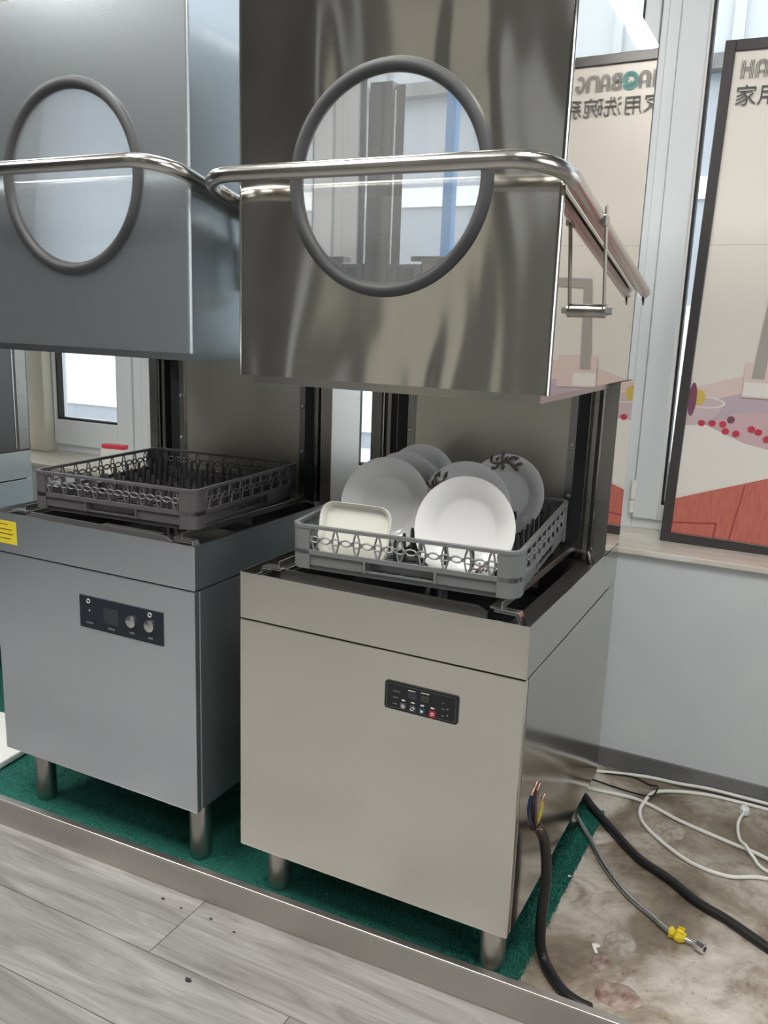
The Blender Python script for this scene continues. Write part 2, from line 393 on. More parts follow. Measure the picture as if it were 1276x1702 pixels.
# ------------------------------------------------------------------ dishwashers
W = .66
ZB, ZS, ZT, ZH, ZHT = 0.0, .561, .666, 1.0945, 1.835
def dishwasher(x0, dz, film, label, kind):
    t = thing('hood_dishwasher', label, 'dishwasher', (x0, 0, CZ))
    K = .132 + dz
    Z = lambda z: z + K
    mf, ms, mh, mc = ('film', 'film', 'film', 'film') if film else ('base_steel', 'side_steel', 'hood_steel', 'cab_side_steel')
    D = .765
    # cabinet
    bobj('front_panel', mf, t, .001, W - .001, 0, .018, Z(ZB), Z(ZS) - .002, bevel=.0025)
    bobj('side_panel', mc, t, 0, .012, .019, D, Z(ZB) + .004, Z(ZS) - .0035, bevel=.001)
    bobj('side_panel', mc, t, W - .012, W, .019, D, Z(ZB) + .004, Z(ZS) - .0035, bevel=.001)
    bobj('back_cover', 'back_steel', t, .013, W - .013, D - .012, D, Z(ZB) + .004, Z(ZT))
    bobj('bottom_plate', 'rail_steel', t, .013, W - .013, .02, D - .014, Z(ZB) + .006, Z(ZB) + .014)
    bobj('seam_strip', 'seam', t, .004, W - .004, .004, .5, Z(ZS) - .012, Z(ZS) + .004)
    # collar (open tank skirt)
    bm = bmesh.new(); r = .004; yb = .675; n = 4
    plan = [(0, D), (0, r)] + [(r - r * math.cos(PI / 2 * k / n), r - r * math.sin(PI / 2 * k / n)) for k in range(1, n + 1)] + \
           [(W - r + r * math.sin(PI / 2 * k / n), r - r * math.cos(PI / 2 * k / n)) for k in range(0, n + 1)] + [(W, D)]
    lo = [bm.verts.new((x, y, Z(ZS) + .0015)) for x, y in plan]; hi = [bm.verts.new((x, y, Z(ZT))) for x, y in plan]
    for k in range(len(plan) - 1): bm.faces.new((lo[k], lo[k + 1], hi[k + 1], hi[k]))
    bmesh.ops.recalc_face_normals(bm, faces=bm.faces)
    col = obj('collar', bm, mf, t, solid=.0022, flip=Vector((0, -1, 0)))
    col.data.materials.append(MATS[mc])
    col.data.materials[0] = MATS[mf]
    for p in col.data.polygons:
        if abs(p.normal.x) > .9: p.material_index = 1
    # bright cut edge on top of collar
    bm = bmesh.new()
    for rr in ((.0, W, .0, .0024), (.0, .0024, .0024, yb), (W - .0024, W, .0024, yb)): box(bm, *rr, Z(ZT), Z(ZT) + .0012)
    obj('rim_edge', bm, 'bright_steel', t)
    # tank and inner ledges
    bm = bmesh.new()
    bm2 = [bm.verts.new(p) for p in ((.06, .05, Z(ZT) - .02), (W - .06, .05, Z(ZT) - .02), (W - .06, .6, Z(ZT) - .02), (.06, .6, Z(ZT) - .02), (.09, .08, Z(ZT) - .3), (W - .09, .08, Z(ZT) - .3), (W - .09, .57, Z(ZT) - .3), (.09, .57, Z(ZT) - .3))]
    for f in ((0, 1, 5, 4), (1, 2, 6, 5), (2, 3, 7, 6), (3, 0, 4, 7), (4, 5, 6, 7)): bm.faces.new([bm2[i] for i in f])
    obj('tank', bm, 'tank_steel', t)
    bm = bmesh.new()
    for rr in ((.003, .06, .003, .62), (W - .06, W - .003, .003, .62), (.06, W - .06, .003, .05), (.06, W - .06, .6, .62)): box(bm, *rr, Z(ZT) - .024, Z(ZT) - .02)
    obj('tank_ledge', bm, 'tank_steel', t)
    bm = bmesh.new(); box(bm, .026, .034, .004, .6, Z(ZT) - .02, Z(ZT) - .006); box(bm, .046, .049, .004, .6, Z(ZT) - .02, Z(ZT) - .003)
    obj('ledge_rib', bm, 'rail_steel', t)
    bobj('filter', 'mesh_filter', t, .20, .40, .07, .20, Z(ZT) - .05, Z(ZT) - .045)
    bm = bmesh.new(); cyl(bm, (W / 2, .33, Z(ZT) - .2), (W / 2, .33, Z(ZT) - .03), .03)
    prism(bm, [(W / 2 - .24, -.018), (W / 2 + .24, .018), (W / 2 + .24, .03), (W / 2 - .24, -.03)], 'z', Z(ZT) - .03, Z(ZT) - .015)
    for v in bm.verts:
        if v.co.y < .2: v.co.y += .33
    obj('wash_arm', bm, 'bright_steel', t, smooth=True)
    # rack supports
    rz = Z(ZT) + .012 if not film else Z(ZT) + .002
    for sx in (.085, W - .085):
        s = 1 if sx > .3 else -1
        bm = bmesh.new(); box(bm, sx - .012, sx + .012, .045, .61, rz - .004, rz); box(bm, sx + s * .012 - .0015, sx + s * .012 + .0015, .045, .61, rz - .004, rz + .012)
        rl = obj('rack_rail', bm, 'rail_steel', t, bevel=.001)
        for y in (.035, .575):
            bm = bmesh.new()
            prism(bm, [(sx, rz), (sx + s * .050, rz - .001), (sx + s * .062, rz - .030), (sx + s * .056, rz - .030), (sx + s * .046, rz - .007), (sx, rz - .006)], 'y', y, y + .024)
            obj('bracket', bm, 'bright_steel', t, bevel=.001)
    bm = bmesh.new(); prism(bm, [(.10, rz - .002), (W - .12, rz - .002), (W - .10, rz - .012), (W - .10, rz - .024), (.08, rz - .024), (.08, rz - .010)], 'y', .040, .046)
    obj('front_guide', bm, 'rack_dark' if film else 'rail_steel', t)
    # rear column: back sheet, rails, side plates
    bobj('back_panel', 'back_steel', t, .118, W - .095, .628, .632, Z(ZT) - .03, Z(1.12 if film else 1.365), label='stained steel back sheet')
    zc_ = 1.12 if film else 1.365
    bobj('column_top', 'rail_steel', t, .10, W - .09, .60, .64, Z(zc_), Z(zc_ + .013))
    for s in (0, 1):
        X = (lambda v: v) if s == 0 else (lambda v: W - v)
        for nm_, prof, zt_ in (('guide_rail', [(.000, .602), (.030, .600), (.030, .640), (.048, .640)], 1.80), ('rail_plate', [(.048, .640), (.048, .606), (.056, .606), (.056, .650), (.070, .650), (.070, .622), (.118, .622), (.118, .636)], 1.12 if film else 1.36)):
            bm = bmesh.new()
            a = [bm.verts.new((X(px), py, Z(ZT) - .03)) for px, py in prof]; c = [bm.verts.new((X(px), py, Z(zt_))) for px, py in prof]
            for k in range(len(prof) - 1): bm.faces.new((a[k], a[k + 1], c[k + 1], c[k]))
            obj(nm_, bm, 'rail_steel', t, solid=.0015)
        bobj('rail_slot', 'seam', t, min(X(.071), X(.100)), max(X(.071), X(.100)), .6195, .6215, Z(ZT) - .03, Z(1.11 if film else 1.35))
        bobj('rail_bar', 'bright_steel', t, min(X(.033), X(.037)), max(X(.033), X(.037)), .604, .612, Z(ZT) - .01, Z(1.78))
        for zz in (.80, .93, 1.06):
            bm = bmesh.new(); lathe(bm, [(0, .006), (.004, .005), (.006, .001), (.006, 0)], 12)
            o = obj('rail_bolt', bm, 'silver', t, smooth=True); o.location = (X(.108), .621, Z(zz)); o.rotation_euler = (PI / 2, 0, 0)
        bobj('column_side', ms if not film else ('tank_steel' if kind == 'none' else 'rail_steel'), t, X(0) - (0 if s == 0 else .0015), X(0) + (.0015 if s == 0 else 0), .603, D, Z(ZT) - .002, Z(1.09))
    if kind == 'none':
        bobj('rail_strip', 'bright_steel', t, W, W + .002, .700, .704, Z(ZT) + .01, Z(1.09)); bobj('rail_strip', 'rail_steel', t, W, W + .0015, .715, .76, Z(ZT) + .005, Z(1.09))
    bobj('column_back', 'back_steel', t, .003, W - .003, D - .004, D, Z(ZT), Z(1.09))
    # hood
    bm = bmesh.new(); r = .007; n = 5; z0, z1 = Z(ZH), Z(ZHT); yd = .662
    prof = [(0, yd), (0, r)] + [(r - r * math.cos(PI / 2 * k / n), r - r * math.sin(PI / 2 * k / n)) for k in range(1, n + 1)]
    L0 = [bm.verts.new((x, y, z0)) for x, y in prof]; L1 = [bm.verts.new((x, y, z1)) for x, y in prof]
    R0_ = [bm.verts.new((W - x, y, z0)) for x, y in prof]; R1_ = [bm.verts.new((W - x, y, z1)) for x, y in prof]
    for A, B in ((L0, L1), (R0_, R1_)):
        for k in range(len(prof) - 1): bm.faces.new((A[k], A[k + 1], B[k + 1], B[k]))
    cxh, czh, Rh, NS = W / 2, Z(1.463), .188, 64
    circ = [bm.verts.new((cxh + Rh * math.cos(2 * PI * k / NS), 0, czh + Rh * math.sin(2 * PI * k / NS))) for k in range(NS)]
    hw, hz0, hz1 = W / 2 - r, z0 - czh, z1 - czh
    outer = []
    for k in range(NS):
        a = 2 * PI * k / NS; ca, sa = math.cos(a), math.sin(a); tt = 1e9
        if abs(ca) > 1e-6: tt = min(tt, hw / abs(ca))
        if sa > 1e-6: tt = min(tt, hz1 / sa)
        if sa < -1e-6: tt = min(tt, hz0 / sa)
        outer.append((ca * tt, sa * tt))
    for cx_, cz_ in ((hw, hz1), (-hw, hz1), (-hw, hz0), (hw, hz0)):     # snap nearest sample to each corner
        i = min(range(NS), key=lambda k: (outer[k][0] - cx_) ** 2 + (outer[k][1] - cz_) ** 2); outer[i] = (cx_, cz_)
    ov = [bm.verts.new((cxh + a, 0, czh + c)) for a, c in outer]
    for k in range(NS): bm.faces.new((circ[k], circ[(k + 1) % NS], ov[(k + 1) % NS], ov[k]))
    bm.faces.new([bm.verts.new(p) for p in ((0, r, z1), (W, r, z1), (W, yd, z1), (0, yd, z1))])
    bm.faces.new([bm.verts.new(p) for p in ((r, 0, z1), (W - r, 0, z1), (W, r, z1), (0, r, z1))])
    bmesh.ops.remove_doubles(bm, verts=bm.verts, dist=1e-5)
    bmesh.ops.recalc_face_normals(bm, faces=bm.faces)
    hood = obj('hood', bm, mh, t, solid=.0018, flip=Vector((0, -1, 0)))
    if not film:
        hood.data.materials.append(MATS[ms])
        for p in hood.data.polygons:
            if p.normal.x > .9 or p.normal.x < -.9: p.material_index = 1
    bm = bmesh.new()
    NSg = 72; pr = [(.181, .004), (.184, -.005), (.190, -.0095), (.198, -.0105), (.205, -.007), (.2075, 0), (.2075, .0), (.190, .006)]
    rings = [[bm.verts.new((cxh + q[0] * math.cos(2 * PI * k / NSg), q[1], czh + q[0] * math.sin(2 * PI * k / NSg))) for k in range(NSg)] for q in pr]
    for i in range(len(rings)):
        A, B = rings[i], rings[(i + 1) % len(rings)]
        for k in range(NSg): bm.faces.new((A[k], A[(k + 1) % NSg], B[(k + 1) % NSg], B[k]))
    obj('window_gasket', bm, 'rubber', hood, smooth=True, label='dark grey rubber ring')
    bm = bmesh.new(); prism(bm, [(cxh + .184 * math.cos(2 * PI * k / 64), czh + .184 * math.sin(2 * PI * k / 64)) for k in range(64)], 'y', -.001, .003)
    obj('window_glass', bm, 'hood_glass', hood)
    bm = bmesh.new(); zz = Z(ZH)
    for rr in ((.026, W - .018, .016, .018), (.026, .028, .018, .60), (W - .02, W - .018, .018, .60)): box(bm, *rr, zz - .017, zz + .02)
    box(bm, .004, W - .004, .002, .018, zz - .001, zz + .001)
    obj('hood_flange', bm, 'film' if film else 'tube_steel', hood)
    # upper spray arm
    bm = bmesh.new(); prism(bm, [(W / 2 - .27, .325), (W / 2 - .22, .30), (W / 2, .305), (W / 2 + .22, .31), (W / 2 + .27, .335), (W / 2 + .2, .35), (W / 2, .345), (W / 2 - .2, .35)], 'z', Z(ZH) - .002, Z(ZH) + .01)
    cyl(bm, (W / 2, .326, Z(ZH) - .008), (W / 2, .326, Z(ZH) + .06), .022)
    obj('spray_arm', bm, 'rail_steel', t, bevel=.002)
    # lift handle
    g = .021; yb_, zb_ = -.112, Z(1.467); ye, ze = .665, Z(1.300)
    sl = (ze - zb_) / (ye - yb_)
    arm = lambda y: zb_ + sl * (y - yb_)
    rr_ = .085
    left = [(-g, ye, ze), (-g, yb_ + rr_, arm(yb_ + rr_))]
    pts = [Vector(left[0]), Vector((-g, .3, arm(.3))), Vector(left[1])]
    for k in range(1, 9):
        a = PI / 2 * k / 8; y = yb_ + rr_ - rr_ * math.sin(a); pts.append(Vector((-g + rr_ - rr_ * math.cos(a), y, arm(y))))
    for k in range(0, 9):
        a = PI / 2 * k / 8; y = yb_ + rr_ - rr_ * math.cos(a); pts.append(Vector((W + g - rr_ + rr_ * math.sin(a), y, arm(y))))
    pts += [Vector((W + g, .3, arm(.3))), Vector((W + g, ye, ze))]
    bm = bmesh.new(); tube(bm, pts, .0145, 18)
    hd = obj('lift_handle', bm, 'tube_steel', t, smooth=True, label='bent steel tube lift handle')
    for x, s in ((-g, -1), (W + g, 1)):
        bm = bmesh.new(); cyl(bm, (x, ye - .005, ze - .010), (x, ye + .005, ze - .030), .004, .001, 8)
        obj('handle_pin', bm, 'seam', hd)
        ys, zs_ = .165, arm(.165); yl, zl = .215, Z(1.245)
        bm = bmesh.new()
        xs_ = x + s * .014
        prism(bm, [(ys - .008, zs_ + .024), (ys + .008, zs_ + .024), (yl + .009, zl - .012), (yl - .009, zl - .012)], 'x', xs_ - .0015, xs_ + .0015)
        lk = obj('link_bar', bm, 'tube_steel', t)
        bm = bmesh.new(); box(bm, xs_ - .004, xs_ + .004, ys - .014, ys + .014, zs_ - .012, zs_ + .006); obj('clamp', bm, 'rail_steel', lk, bevel=.001)
        bm = bmesh.new(); xa = 0 if s < 0 else W
        cyl(bm, (xa, yl, zl), (xs_ + s * .004, yl, zl), .013, seg=16); obj('spacer', bm, 'tube_steel', lk, smooth=True)
        bm = bmesh.new(); cyl(bm, (xs_, yl, zl), (xs_ + s * .016, yl, zl), .008, .006, 6); obj('acorn_nut', bm, 'silver', lk)
    # legs
    for lx in (.062, W - .052):
        for ly in (.075, D - .09):
            bm = bmesh.new(); lathe(bm, [(0, 0), (.0255, 0), (.0275, .005), (.028, .03), (.0285, K - .002), (0, K - .002)], 24)
            lg = obj('leg', bm, 'rail_steel' if film or ly > .3 else 'strip_steel', t, smooth=True); lg.location = (lx, ly, 0)
    for lx in (.10, W - .12):
        bm = bmesh.new(); lathe(bm, [(0, -.006), (.004, -.004), (.005, 0)], 10); o = obj('screw', bm, 'silver', t, smooth=True); o.location = (lx, .010, Z(ZB))
    # control panel
    if kind == 'touch':
        px, pz, pw, ph = .366, Z(.4375), .162, .0605
        bm = bmesh.new(); prism(bm, rrect(px, px + pw, pz, pz + ph, .006), 'y', -.003, .0)
        cp = obj('control_panel', bm, 'black_plastic', t, label='black touch control panel')
        U = lambda u: px + pw * u
        V = lambda v: pz + ph * (1 - v)
        def mk(nm, u, v, du, dv, mt, dy=.0008, r=.0015):
            bm = bmesh.new(); prism(bm, rrect(U(u) - du / 2, U(u) + du / 2, V(v) - dv / 2, V(v) + dv / 2, min(r, du * .45, dv * .45), 3), 'y', -.003 - dy, -.003); return obj(nm, bm, mt, cp)
        bm = bmesh.new()
        for a, b in ((rrect(U(.03), U(.97), V(.93), V(.07), .004), .0004),):
            n_ = len(a); inner = [(px + pw / 2 + (q[0] - px - pw / 2) * .993, pz + ph / 2 + (q[1] - pz - ph / 2) * .982) for q in a]
            for k in range(n_):
                v4 = [bm.verts.new((q[0], -.0034, q[1])) for q in (a[k], a[(k + 1) % n_], inner[(k + 1) % n_], inner[k])]; bm.faces.new(v4)
        obj('outline', bm, 'mark_grey', cp)
        mk('display', .385, .36, .019, .013, 'display'); mk('display', .555, .36, .019, .014, 'display_warm')
        mk('display_caption', .375, .19, .016, .0012, 'mark_white'); mk('display_caption', .555, .17, .018, .0012, 'mark_white')
        for u, v, mt in ((.265, .80, 'button_grey'), (.395, .81, 'button_grey'), (.525, .82, 'button_green'), (.665, .83, 'button_red')):
            bt = mk('button', u, v, .0145, .0145, mt, .0012)
            mk('button_caption', u, v - .21, .008, .0026, 'mark_white')
        def icon(u, v, fn):
            bm = bmesh.new(); fn(bm, U(u), V(v)); return obj('icon', bm, 'mark_white', cp)
        def gear(bm, x, z):
            tube(bm, [(x + .0030 * math.cos(a), -.0044, z + .0030 * math.sin(a)) for a in [2 * PI * k / 12 for k in range(12)]], .0008, 5, True)
            for k in range(8):
                a = 2 * PI * k / 8; tube(bm, [(x + .003 * math.cos(a), -.0044, z + .003 * math.sin(a)), (x + .0046 * math.cos(a), -.0044, z + .0046 * math.sin(a))], .0007, 4)
            lathe_c = [(x + .001 * math.cos(2 * PI * k / 8), z + .001 * math.sin(2 * PI * k / 8)) for k in range(8)]; prism(bm, lathe_c, 'y', -.0048, -.0042)
        def swirl(bm, x, z):
            for s0 in (0, PI): tube(bm, [(x + .0038 * math.cos(s0 + a) , -.0044, z + .0038 * math.sin(s0 + a)) for a in [2.2 * k / 8 for k in range(9)]], lambda q: .0015 - .0011 * q, 5)
        def play(bm, x, z): prism(bm, [(x - .0028, z - .0038), (x + .0036, z), (x - .0028, z + .0038)], 'y', -.0048, -.0042)
        def ringi(bm, x, z): tube(bm, [(x + .003 * math.cos(a), -.0044, z + .003 * math.sin(a)) for a in [2 * PI * k / 14 for k in range(14)]], .0008, 5, True)
        icon(.265, .80, gear); icon(.395, .81, swirl); icon(.525, .82, play); icon(.665, .83, ringi)
        for u, v, l in ((.17, .33, .016), (.155, .55, .012), (.15, .78, .010), (.80, .34, .006), (.80, .56, .007), (.80, .80, .006)): mk('mark', u, v, l, .0014, 'mark_grey')
        for u, v in ((.865, .52), (.865, .74)): mk('mark', u, v, .002, .002, 'mark_white')
    elif kind == 'knob':
        px, pz, pw, ph = .303, Z(.411), .263, .082
        cp = bobj('control_panel', 'panel_dark', t, px, px + pw, -.003, 0, pz, pz + ph, label='dark control panel with two silver buttons')
        U = lambda u: px + pw * u
        V = lambda v: pz + ph * (1 - v)
        bobj('display', 'display', cp, U(.30), U(.485), -.0038, -.003, V(.72), V(.22))
        for u in (.635, .852):
            bm = bmesh.new(); lathe(bm, [(0, .006), (.012, .006), (.0145, .0045), (.0145, 0)], 24)
            o = obj('button', bm, 'silver', cp, smooth=True); o.location = (U(u), -.003, V(.47)); o.rotation_euler = (PI / 2, 0, 0)
        for u, v, l, hh, mt in ((.12, .82, .022, .003, 'mark_grey'), (.39, .86, .022, .004, 'mark_grey'), (.64, .82, .014, .005, 'mark_grey'), (.86, .84, .014, .005, 'mark_grey'), (.125, .43, .004, .004, 'mark_white')):
            bobj('mark', mt, cp, U(u) - l / 2, U(u) + l / 2, -.0034, -.003, V(v) - hh / 2, V(v) + hh / 2)
        for u, v in ((.115, .14), (.858, .13)):
            bm = bmesh.new(); tube(bm, [(U(u) + .005 * math.cos(a), -.0036, V(v) + .005 * math.sin(a)) for a in [2 * PI * k / 14 for k in range(14)]], .0012, 5, True); obj('icon', bm, 'mark_white', cp)
        st = bobj('warning_sticker', 'sticker_yellow', t, .0, .090, -.0006, 0, Z(.585), Z(.645), label='yellow warning sticker')
        for k, (a, b_) in enumerate(((.635, .06), (.622, .075), (.610, .078), (.598, .07))): bobj('print_line', 'sticker_ink', st, .006, b_ , -.0009, -.0006, Z(a), Z(a) + .0022)
    return t
dishwasher(0, 0, False, 'stainless steel hood dishwasher holding a rack of plates', 'touch')
dishwasher(-.785, .036, True, 'blue-grey film covered hood dishwasher with an empty dish rack', 'knob')
dishwasher(-2.175, .036, True, 'hood dishwasher farthest left, only its rail and collar in view', 'none')

# ------------------------------------------------------------------ dish racks
def dish_rack(label, loc, rot, mt, peg_mt):
    t = thing('dish_rack', label, 'dish rack', loc, rot)
    s, h, cr, e = .5, .1, .028, .045      # size, height, corner radius, solid corner length
    def wallpath(off):
        return rrect(off, s - off, off, s - off, cr - off * .7, 6)
    def band(bm, z0, z1, o0, o1):
        a, b = wallpath(o0), wallpath(o1); n = len(a)
        v = [[bm.verts.new((p[0], p[1], z)) for p in q] for q, z in ((a, z0), (a, z1), (b, z1), (b, z0))]
        for i in range(4):
            for k in range(n): bm.faces.new((v[i][k], v[i][(k + 1) % n], v[(i + 1) % 4][(k + 1) % n], v[(i + 1) % 4][k]))
    bm = bmesh.new(); band(bm, .0, .012, .010, .016); obj('foot_band', bm, mt, t, smooth=True)
    bm = bmesh.new(); band(bm, .036, .046, .000, .006); obj('waist_band', bm, mt, t, smooth=True)
    bm = bmesh.new(); band(bm, .093, .100, -.001, .009); obj('rim', bm, mt, t, smooth=True)
    # lower walls with a slot in each side
    proto = {}
    for q in range(4):
        M = Matrix.Translation((s / 2, s / 2, 0)) @ Matrix.Rotation(q * PI / 2, 4, 'Z') @ Matrix.Translation((-s / 2, -s / 2, 0))
        rt = (0, 0, q * PI / 2)
        def put(nm, key, build, loc=(0, 0, 0), smooth=False):
            if key not in proto:
                bm = bmesh.new(); build(bm); o = obj(nm, bm, mt, t, smooth=smooth); proto[key] = o
            else: o = inst(nm, proto[key], t, (0, 0, 0))
            p = M @ Vector(loc); o.location = p; o.rotation_euler = rt
        def lower(bm):
            for x0, x1, z0, z1 in ((cr, .175, .012, .036), (.325, s - cr, .012, .036), (.175, .325, .012, .016)): box(bm, x0, x1, .004, .008, z0, z1)
            box(bm, .17, .175, .0, .03, .012, .036); box(bm, .325, .33, .0, .03, .012, .036)
            box(bm, .175, .325, .026, .028, .012, .036)
        put('lower_wall', 'lw', lower)
        def corner(bm):
            pts = [(e, 0)] + [(cr - cr * math.sin(PI / 2 * k / 6), cr - cr * math.cos(PI / 2 * k / 6)) for k in range(7)] + [(0, e)]
            inn = [(e, .005)] + [(cr - (cr - .005) * math.sin(PI / 2 * k / 6), cr - (cr - .005) * math.cos(PI / 2 * k / 6)) for k in range(7)] + [(.005, e)]
            prism(bm, pts + inn[::-1], 'z', .004, .094)
        put('corner_post', 'cp', corner, smooth=True)
        n = 17; step = (s - 2 * e) / n
        def ring(bm): 
            bm_p = [(.0115 * math.cos(a), .0, .0062 * math.sin(a)) for a in [2 * PI * k / 12 for k in range(12)]]
            tube(bm, bm_p, .0021, 4, True)
        def lens(bm):
            for sg in (-1, 1): tube(bm, [(sg * (.0075 - .0055 * abs(u) ** 1.5), 0, .0235 * u) for u in (-1, -.6, -.2, .2, .6, 1)], .0021, 4)
        for k in range(n):
            put('ring', 'ring', ring, (e + step * (k + .5), .003, .0695))
            if k % 2 == 0: put('lattice_bar', 'lens', lens, (e + step * (k + .5), .003, .0695))
    # floor grid and pegs
    bm = bmesh.new()
    for k in range(13):
        x = .03 + (s - .06) / 12 * k
        box(bm, x - .0025, x + .0025, .01, s - .01, .008, .016); box(bm, .01, s - .01, x - .0025, x + .0025, .008, .016)
    obj('floor_grid', bm, mt, t)
    src = None
    for i in range(8):
        for j in range(9):
            p = (.055 + .39 / 7 * i, .05 + .40 / 8 * j, .014)
            if src is None:
                bm = bmesh.new(); tube(bm, [(0, 0, 0), (0, 0, .058), (0, 0, .066)], lambda q: (.0058, .0046, .0028)[round(q * 2)], 6); src = obj('peg', bm, peg_mt, t, smooth=True); src.location = p
            else: inst('peg', src, t, p)
    return t
rackB = dish_rack('grey plastic dish rack filled with white plates', (.1135, .0285, .872), (math.radians(1.9), 0, .080), 'rack_grey', 'peg_dark')
rackA = dish_rack('dark grey plastic dish rack standing empty with rows of pegs', (-.680, .043, .898), (0, 0, .060), 'rack_dark', 'peg_dark')

# ------------------------------------------------------------------ plates
def plate_mesh(R):
    bm = bmesh.new()
    pr = [(0, .000), (.30, .000), (.55, .0005), (.62, .006), (.66, .016), (.80, .028), (.97, .040), (1.0, .043), (1.003, .046), (.985, .047), (.80, .037), (.665, .027), (.62, .021), (.55, .017), (.3, .016), (0, .0155)]
    lathe(bm, [(r * R, z * (R / .105) * .55) for r, z in pr], 64)
    return bm
def sprig(bm, R, ang, sc):
    """scroll motif printed on the rim: curling stems and leaves"""
    zf = lambda r: (.027 + .020 * (r - .665) / .32) * (R / .105) * .55 + .0002
    def P(u, v):
        r = .80 + v * .11 * min(sc, 1.05); a = ang + u * .19 * sc; return Vector((r * R * math.cos(a), r * R * math.sin(a), zf(r)))
    curves = [[(-2.2, -1), (-1.4, -.6), (-.6, 0), (.2, .2), (1.0, .0), (1.7, .5), (1.9, 1.2), (1.5, 1.5)], [(-.6, 0), (-.7, .8), (-1.2, 1.3), (-1.6, 1.0)],
              [(.2, .2), (.4, 1.0), (.1, 1.6)], [(1.0, 0), (1.5, -.6), (2.1, -.6)], [(-1.4, -.6), (-1.9, .1), (-2.3, .2)], [(.2, .2), (.6, -.7), (.4, -1.2)]]
    for c in curves: tube(bm, smooth_path([P(*q) for q in c], 4), lambda q: R * (.052 - .030 * q) * min(sc, 1), 5)
    for u, v in ((-1.6, 1.0), (1.5, 1.5), (.1, 1.6), (2.1, -.6), (-2.3, .2), (.4, -1.2), (-.3, .7), (.9, .8)):
        c = P(u, v); tube(bm, [c, c + (P(u + .25, v + .35) - c)], lambda q: R * (.085 - .05 * q) * min(sc, 1), 6)
def plate(label, x, y, zc, R, tilt, yaw, motif=None, group='white plates in the grey rack'):
    bm = plate_mesh(R); o = obj('plate', bm, 'porcelain', None, smooth=True); tag(o, label, 'plate', group)
    # local +z (face) -> towards -y, leaning back by tilt
    o.rotation_euler = (Matrix.Rotation(yaw, 4, 'Z') @ Matrix.Rotation(PI / 2 - tilt, 4, 'X')).to_euler()
    o.location = Vector((x, y, zc)) + Vector((0, .022, -.005))
    for ang, sc in (motif or []):
        bm = bmesh.new(); sprig(bm, R, ang, sc); obj('printed_sprig', bm, 'plate_ink', o, label='brown-grey scroll print')
    return o
ZP = .185
tl = math.radians(14)
plate('plain white plate nearest the front, right half of the rack', .4720, .1180, .8049 + ZP, .107, tl, .05, [(math.radians(-62), .55)])
plate('white plate with a scroll print on its left rim, behind the front plate', .4049, .2858, .8073 + ZP, .1075, tl, .05, [(math.radians(150), 1.0)])
plate('white plate with a dark scroll print on top, at the right back', .4408, .4600, .8159 + ZP, .098, tl, -.05, [(math.radians(98), 1.15)])
plate('plain white plate behind the rectangular dish, left half of the rack', .2410, .2157, .8081 + ZP, .1083, tl, .05, [(math.radians(205), .4)])
plate('white plate second from the back, left half of the rack', .2092, .3700, .8078 + ZP, .100, tl, .03, [(math.radians(20), .5)])
plate('white plate farthest back, left half of the rack', .2173, .4500, .8204 + ZP, .098, tl, .03)
# rectangular dish
bm = bmesh.new(); a, b_ = .083, .060
lay = [(1.0, .020), (.985, .0225), (.95, .021), (.86, .007), (.0, .005)]
under = [(1.0, .018), (.86, .003), (.0, .001)]
rings = []
for (k, z) in lay + under:
    if k == 0: rings.append([bm.verts.new((0, 0, z))])
    else: rings.append([bm.verts.new((p[0], p[1], z)) for p in rrect(-a * k, a * k, -b_ * (k if k > .9 else k - .03), b_ * (k if k > .9 else k - .03), .030 * k, 6)])
def bridge(A, B):
    n = len(A)
    for k in range(n):
        if len(B) == 1: bm.faces.new((A[k], A[(k + 1) % n], B[0]))
        else: bm.faces.new((A[k], A[(k + 1) % n], B[(k + 1) % n], B[k]))
for i in range(4): bridge(rings[i], rings[i + 1])
bridge(rings[0], rings[5]); bridge(rings[5], rings[6]); bridge(rings[6], rings[7])
o = obj('rectangular_dish', bm, 'dish_cream', None, smooth=True); tag(o, 'off-white rectangular dish with rounded corners, front left of the rack', 'dish')
o.rotation_euler = (PI / 2 - math.radians(12), 0, .06); o.location = (.243, .088, .957)

# ------------------------------------------------------------------ carpet
ct = thing('carpet', 'green carpet mat under the dishwashers', 'carpet', (0, 0, FZ))
bm = bmesh.new(); prism(bm, [(-3.0, -.055), (.672, .045), (.684, .70), (.690, .775), (.645, .830), (-3.0, .76)], 'z', 0, .006)
obj('backing', bm, 'carpet', ct, bevel=.001)
def in_carpet(x, y): return y > .03 + .027 * x + .005 and y < .80 and x < .676 + .015 * y
vs, fs = [], []
rnd = random.Random(3)
for k in range(26000):
    if k % 2: x, y = rnd.uniform(.50, .69), rnd.uniform(.03, .80)
    else: x, y = rnd.uniform(-1.15, .69), rnd.uniform(.0, .55)
    if not in_carpet(x, y): continue
    a = rnd.uniform(0, 2 * PI); l = rnd.uniform(.004, .009); hh = rnd.uniform(.003, .0055); wd = .0011
    dx, dy = math.cos(a), math.sin(a); n0 = len(vs)
    vs += [(x - dy * wd, y + dx * wd, .0055), (x + dy * wd, y - dx * wd, .0055), (x + dx * l * .5 + dy * wd, y + dy * l * .5 - dx * wd, .0055 + hh), (x + dx * l * .5 - dy * wd, y + dy * l * .5 + dx * wd, .0055 + hh), (x + dx * l, y + dy * l, .0055 + hh * .5)]
    fs += [(n0, n0 + 1, n0 + 2, n0 + 3), (n0 + 3, n0 + 2, n0 + 4)]
me = bpy.data.meshes.new('pile'); me.from_pydata(vs, [], fs); me.materials.append(MATS['carpet_pile']); o = bpy.data.objects.new('pile', me); C.objects.link(o); o.parent = ct; o['kind'] = 'stuff'

